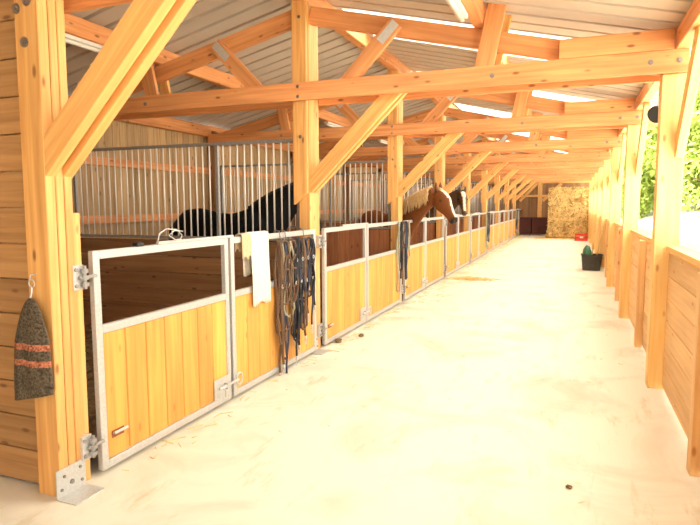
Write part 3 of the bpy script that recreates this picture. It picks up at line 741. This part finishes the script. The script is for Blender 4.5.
# ------------------------------------------------------------------ horses
def srgb(r, g, b): return tuple(((c / 255) / 12.92 if c / 255 < .04045 else ((c / 255 + .055) / 1.055) ** 2.4) for c in (r, g, b))
def horse(loc, heading, neck, head, coat, hair, label, scale=1., mane_side=-1, blaze=True, points=None, muz=(.03, .025, .02), belly=None):
    t = thing('horse', loc, label, 'horse')
    mb = MB()
    # trunk
    mb.loft([(-.80, 0, 1.20, .05, .07), (-.76, 0, 1.19, .16, .20), (-.64, 0, 1.19, .25, .29), (-.45, 0, 1.18, .285, .32), (-.2, 0, 1.13, .29, .31), (.05, 0, 1.10, .295, .32),
             (.28, 0, 1.12, .27, .35), (.46, 0, 1.15, .23, .36), (.60, 0, 1.13, .18, .28), (.70, 0, 1.12, .09, .16)], 20)
    mb.loft(neck, 18)
    mb.loft(head, 16)
    N0 = Vector(head[0][:3]); N1 = Vector(head[-1][:3]); hd = (N1 - N0).normalized(); sd = Vector((-hd.y, hd.x, 0)).normalized()
    fr = hd.cross(sd)
    if fr.z < 0: fr = -fr                    # points out of the forehead
    # jaw
    j0 = N0 + hd * .12 - fr * .05
    # ears
    # legs
    for sx, s in ((.44, 1), (.44, -1)):
        y = s * .15
        mb.loft([(sx, y, 1.15, .10, .14), (sx + .02, y, .92, .085, .11), (sx, y, .74, .06, .075), (sx, y, .50, .045, .048)][::1], 12)
        mb.tube([(sx, y, .80), (sx, y, .62), (sx, y, .50), (sx, y, .46), (sx, y, .40), (sx, y, .20), (sx, y, .15), (sx + .03, y, .09), (sx + .045, y, .05), (sx + .05, y, 0)],
                [.07, .052, .050, .055, .038, .034, .045, .036, .052, .062], 12)
    for s in (1, -1):
        y = s * .15
        mb.tube([(-.58, y, 1.15), (-.52, y, .95), (-.50, y, .82), (-.58, y, .68), (-.68, y, .56), (-.69, y, .48), (-.66, y, .34), (-.64, y, .20), (-.63, y, .15), (-.60, y, .09), (-.585, y, .05), (-.58, y, 0)],
                [.19, .16, .125, .085, .062, .058, .040, .038, .046, .038, .052, .062], 12)
    me = bpy.data.meshes.new('h'); mb.bm.to_mesh(me); mb.bm.free()
    tmp = bpy.data.objects.new('h', me); COL.objects.link(tmp)
    r = tmp.modifiers.new('r', 'REMESH'); r.mode = 'VOXEL'; r.voxel_size = .016
    s_ = tmp.modifiers.new('s', 'SMOOTH'); s_.iterations = 6; s_.factor = .5
    dg = bpy.context.evaluated_depsgraph_get(); me2 = bpy.data.meshes.new_from_object(tmp.evaluated_get(dg)); bpy.data.objects.remove(tmp)
    me2.name = 'body'; me2.materials.clear(); me2.materials.append(M['coat'])
    at = me2.color_attributes.new('coat', 'FLOAT_COLOR', 'POINT')
    HL = (N1 - N0).length
    for v in me2.vertices:
        c = Vector(coat); q = v.co - N0; u = q.dot(hd) / HL; f_ = q.dot(fr); s0 = q.dot(sd)
        onhead = v.co.x > .95 and u > -.05 and q.length < HL * 1.2
        if onhead and u > .84: k = min(1, (u - .84) / .08); c = c.lerp(Vector(muz), k)
        if onhead and blaze and f_ > .0 and abs(s0) < (.045 if u < .35 else .028) and -.02 < u < .9: c = Vector((.80, .70, .52))
        if belly and v.co.z < 1.0 and v.co.x < .95: c = c.lerp(Vector(belly), min(1, (1.0 - v.co.z) * 3))
        if v.co.z < .06: c = Vector((.05, .04, .03))
        elif v.co.z < .55 and points: c = c.lerp(Vector(points), min(1, (.55 - v.co.z) * 8))
        at.data[v.index].color = (*c, 1)
    for p_ in me2.polygons: p_.use_smooth = True
    body = bpy.data.objects.new('body', me2); COL.objects.link(body); body.parent = t
    W[body.name] = Vector((0, 0, 0)); W['_z'] = Vector((0, 0, 0))
    class Z: name = '_z'
    def part(mb_, name, mat, smooth=True):
        bmesh.ops.recalc_face_normals(mb_.bm, faces=mb_.bm.faces); m_ = bpy.data.meshes.new(name); mb_.bm.to_mesh(m_); mb_.bm.free(); m_.materials.append(M[mat] if isinstance(mat, str) else mat)
        for p_ in m_.polygons: p_.use_smooth = smooth
        o = bpy.data.objects.new(name, m_); COL.objects.link(o); o.parent = t; return o
    cm = plain('ear_coat', coat, .7)
    for s in (1, -1):                        # ears
        b0 = N0 + sd * (.055 * s) + fr * .055 + hd * .0; tip = b0 + sd * (.02 * s) + Vector((0, 0, 1)) * .075 - hd * .04 + fr * .02
        e = MB(); e.tube([b0 - Vector((0, 0, .03)), b0 + (tip - b0) * .3, b0 + (tip - b0) * .65, tip], [.028, .032, .022, .004], 8); part(e, 'ear', cm)
        e = MB(); c = N0 + hd * (HL * .34) + sd * (s * (head[2][3] * .93)) + fr * .035; bmesh.ops.create_uvsphere(e.bm, u_segments=12, v_segments=8, radius=.021)
        for v in e.bm.verts: v.co += c
        part(e, 'eye', 'eye')
        e = MB(); c = N0 + hd * (HL * .97) + sd * (s * .038) + fr * .028; bmesh.ops.create_uvsphere(e.bm, u_segments=10, v_segments=6, radius=.013)
        for v in e.bm.verts: v.co += c
        part(e, 'nostril', 'eye')
    # mane: strands falling from the crest on one side, forelock between the ears, tail
    rn2 = random.Random(len(label)); mn = MB()
    crest = []
    NP = [Vector(q[:3]) for q in neck]
    for i in range(len(neck)):
        tt = (NP[min(i+1, len(NP)-1)] - NP[max(i-1, 0)]).normalized(); sdd = Vector((-tt.y, tt.x, 0)).normalized(); upn = tt.cross(sdd)
        if upn.z < 0: upn = -upn
        crest.append((NP[i] + upn * (neck[i][4] * .97), sdd, neck[i][3]))
    crest = crest[2:] if blaze and mane_side < 0 else crest[1:]
    for q in range(320):
        u = rn2.random() * (len(crest) - 1.001); i = int(u); f = u - i
        c0 = crest[i][0].lerp(crest[i+1][0], f); s0 = crest[i][1] * mane_side; wd = crest[i][2]
        L_ = rn2.uniform(.16, .32); pts = []
        for a_ in range(6):
            w_ = a_ / 5; pts.append(c0 + s0 * (wd * 1.08 * min(1, w_ * 2.2) + .012) + Vector((0, 0, .02 - L_ * w_ ** 1.25)) + Vector((rn2.gauss(0, .006), rn2.gauss(0, .006), 0)))
        mn.tube(pts, [.013, .014, .012, .010, .007, .002], 5)
    part(mn, 'mane', hair)
    fl = MB()
    for q in range(26):
        c0 = N0 + fr * .075 + sd * rn2.uniform(-.03, .03) - hd * .02
        fl.tube([c0, c0 + fr * .03 + hd * .05, c0 + fr * .02 + hd * .11 + sd * rn2.uniform(-.03, .03), c0 - fr * .005 + hd * rn2.uniform(.15, .22) + sd * rn2.uniform(-.04, .04)], [.009, .010, .008, .002], 5)
    part(fl, 'forelock', hair)
    tl = MB()
    for q in range(50):
        a_, b_ = rn2.uniform(-.04, .04), rn2.uniform(-.03, .03); L_ = rn2.uniform(.6, .95)
        tl.tube([(-.78 + b_, a_, 1.30), (-.86 + b_, a_, 1.22), (-.89 + b_, a_ * 1.5, 1.0), (-.88 + b_ * 1.6, a_ * 2, 1.25 - L_ * .7), (-.87 + b_ * 1.4, a_ * 1.6, 1.25 - L_)], [.018, .018, .016, .014, .004], 5)
    part(tl, 'tail', hair)
    t.rotation_euler = (0, 0, heading); t.scale = (scale,) * 3
    return t

def neckto(px, py, pz, bx=.50):
    """neck sections from the chest to the poll (local coordinates)"""
    B = Vector((bx - .08, 0, 1.16)); P = Vector((px, py, pz)); out = []
    hw = [.18, .155, .125, .105, .09, .082]; hh = [.33, .32, .27, .22, .175, .14]
    for i in range(6):
        u = i / 5; q = B.lerp(P, u); q.z += .05 * sin(pi * u); q.y = py * u ** 1.7; out.append((q.x, q.y, q.z - .02 * (1 - u), hw[i], hh[i]))
    return out
def headto(p, m_):
    P, Q = Vector(p), Vector(m_); out = []
    for u, w, h in ((-.10, .060, .085), (.03, .09, .135), (.22, .10, .160), (.36, .092, .155), (.55, .07, .115), (.72, .058, .088), (.86, .060, .082), (.96, .057, .074), (1.0, .042, .05)):
        q = P.lerp(Q, u); out.append((q.x, q.y, q.z, w, h))
    return out
horse((-3.22, 10.15, 0), radians(-42), neckto(1.32, .15, 1.76), headto((1.38, .17, 1.76), (1.68, .30, 1.30)),
      (.17, .058, .017), 'hair_pale', 'chestnut horse with pale blond mane leaning its head over the third stall front', points=(.45, .30, .16), mane_side=-1, belly=(.26, .12, .05))
horse((-3.55, 13.65, 0), radians(-30), neckto(1.30, .10, 1.80), headto((1.34, .08, 1.81), (1.59, -.12, 1.36)),
      (.10, .055, .028), 'hair_dark', 'dark brown horse with light face looking out behind the chestnut horse', points=(.5, .42, .30), mane_side=1, muz=(.10, .06, .04))
horse((-4.54, 6.95, .0), radians(4), neckto(1.02, .10, 1.70), headto((1.05, .16, 1.66), (1.16, .42, 1.18)),
      (.004, .0035, .003), 'hair_dark', 'black horse standing sideways behind the first barred grille', 1.04, mane_side=1, blaze=False)

# ------------------------------------------------------------------ trees beyond the ground
def tree_mesh(seed, h):
    rn = random.Random(seed); tr = MB(); tr.tube([(0, 0, -.6), (.05, .02, h * .25), (-.05, .05, h * .5), (0, 0, h * .8)], [.28, .22, .15, .04], 10); blobs = []
    for i in range(16):
        z = h * rn.uniform(.12, .92); R_ = h * .24 * (1.05 - abs(z / h - .45)); a_ = rn.random() * 6.28; d_ = R_ * rn.uniform(.3, 1)
        c = Vector((d_ * cos(a_), d_ * sin(a_), z)); blobs.append((c, h * rn.uniform(.11, .17)))
        tr.tube([(0, 0, z * .75), c * .5 + Vector((0, 0, z * .42)), c], [.09, .06, .02], 6)
    lf = MB()
    for i in range(8500):
        c, r_ = rn.choice(blobs); d = Vector((rn.gauss(0, 1), rn.gauss(0, 1), rn.gauss(0, 1))).normalized() * r_ * rn.uniform(.6, 1.08)
        p = c + d; s = rn.uniform(.12, .24); a_ = Vector((rn.gauss(0, 1), rn.gauss(0, 1), rn.gauss(0, 1))).normalized(); b_ = a_.orthogonal().normalized()
        a_ = a_ * s; b_ = b_ * s * .6
        lf.bm.faces.new([lf.bm.verts.new(p + q) for q in (-a_, -b_, a_, b_)])
    return tr, lf
TL = ['in the gap left of the first right post', 'behind the first right post', 'right of the first right post at the picture edge']
spots = [(3.6, 42, 12), (5.6, 46, 14), (7.3, 40, 13), (9.6, 45, 14), (12.5, 41, 12), (15.5, 44, 14), (4.6, 54, 15), (8.4, 56, 15), (12.0, 56, 15), (19.0, 40, 13)]
protos = []
def lbl(i): return 'leafy green tree beyond the pale ground, %s' % ['leftmost of the front row', 'second from the left in the front row', 'third from the left in the front row', 'fourth from the left in the front row',
    'fifth from the left in the front row', 'sixth from the left in the front row', 'leftmost of the back row', 'middle of the back row', 'rightmost of the back row', 'rightmost of the front row'][i]
for i, (x, y, h) in enumerate(spots):
    z = gz(x, y)
    if i < 3:
        t = thing('tree', (0, 0, 0), lbl(i), 'tree', 'trees beyond the ground'); tr, lf = tree_mesh(i + 5, h)
        tr.build('trunk', 'bark', t, smooth=True); f_ = lf.build('foliage', 'leaf', t); protos.append((t, h)); t.location = (x, y, z)
    else:
        p, ph_ = protos[i % 3]; c = p.copy(); COL.objects.link(c); c['label'] = lbl(i)
        for ch in p.children: d = ch.copy(); COL.objects.link(d); d.parent = c
        c.location = (x, y, z); c.rotation_euler = (0, 0, i * 1.3); c.scale = (h / ph_,) * 3

# ------------------------------------------------------------------ light
w = bpy.data.worlds.new('world'); SC.world = w; w.use_nodes = True
bg = w.node_tree.nodes['Background']; bg.inputs[0].default_value = (1.0, .97, .90, 1); bg.inputs[1].default_value = 2.2
s = bpy.data.lights.new('sun', 'SUN'); s.energy = 6.0; s.angle = radians(1.5); s.color = (1, .95, .84)
so = bpy.data.objects.new('sun', s); COL.objects.link(so)
d = Vector((-.07, .25, -1.0)); so.rotation_euler = d.to_track_quat('-Z', 'Y').to_euler()

# ------------------------------------------------------------------ camera
cam = bpy.data.cameras.new('camera'); co = bpy.data.objects.new('camera', cam); COL.objects.link(co); SC.camera = co
cam.sensor_fit = 'HORIZONTAL'; cam.sensor_width = 36; cam.lens = 36 * 573.09 / 700; cam.clip_end = 300; cam.clip_start = .05
yaw, pit, rol = radians(21.22), radians(5.78), radians(-.19)
f = Vector((-sin(yaw) * cos(pit), cos(yaw) * cos(pit), -sin(pit))); rt = Vector((cos(yaw), sin(yaw), 0)); up = rt.cross(f)
r2 = rt * cos(rol) + up * sin(rol); u2 = -rt * sin(rol) + up * cos(rol)
co.matrix_world = Matrix(((r2.x, u2.x, -f.x, 0), (r2.y, u2.y, -f.y, 0), (r2.z, u2.z, -f.z, 1.6), (0, 0, 0, 1)))

SC.view_settings.view_transform = 'Standard'; SC.view_settings.look = 'None'; SC.view_settings.gamma = 1; SC.view_settings.use_curve_mapping = False
SC.view_settings.exposure = 1.5
SC.render.engine = 'CYCLES'
SC.cycles.max_bounces = 10; SC.cycles.diffuse_bounces = 7; SC.cycles.use_denoising = True
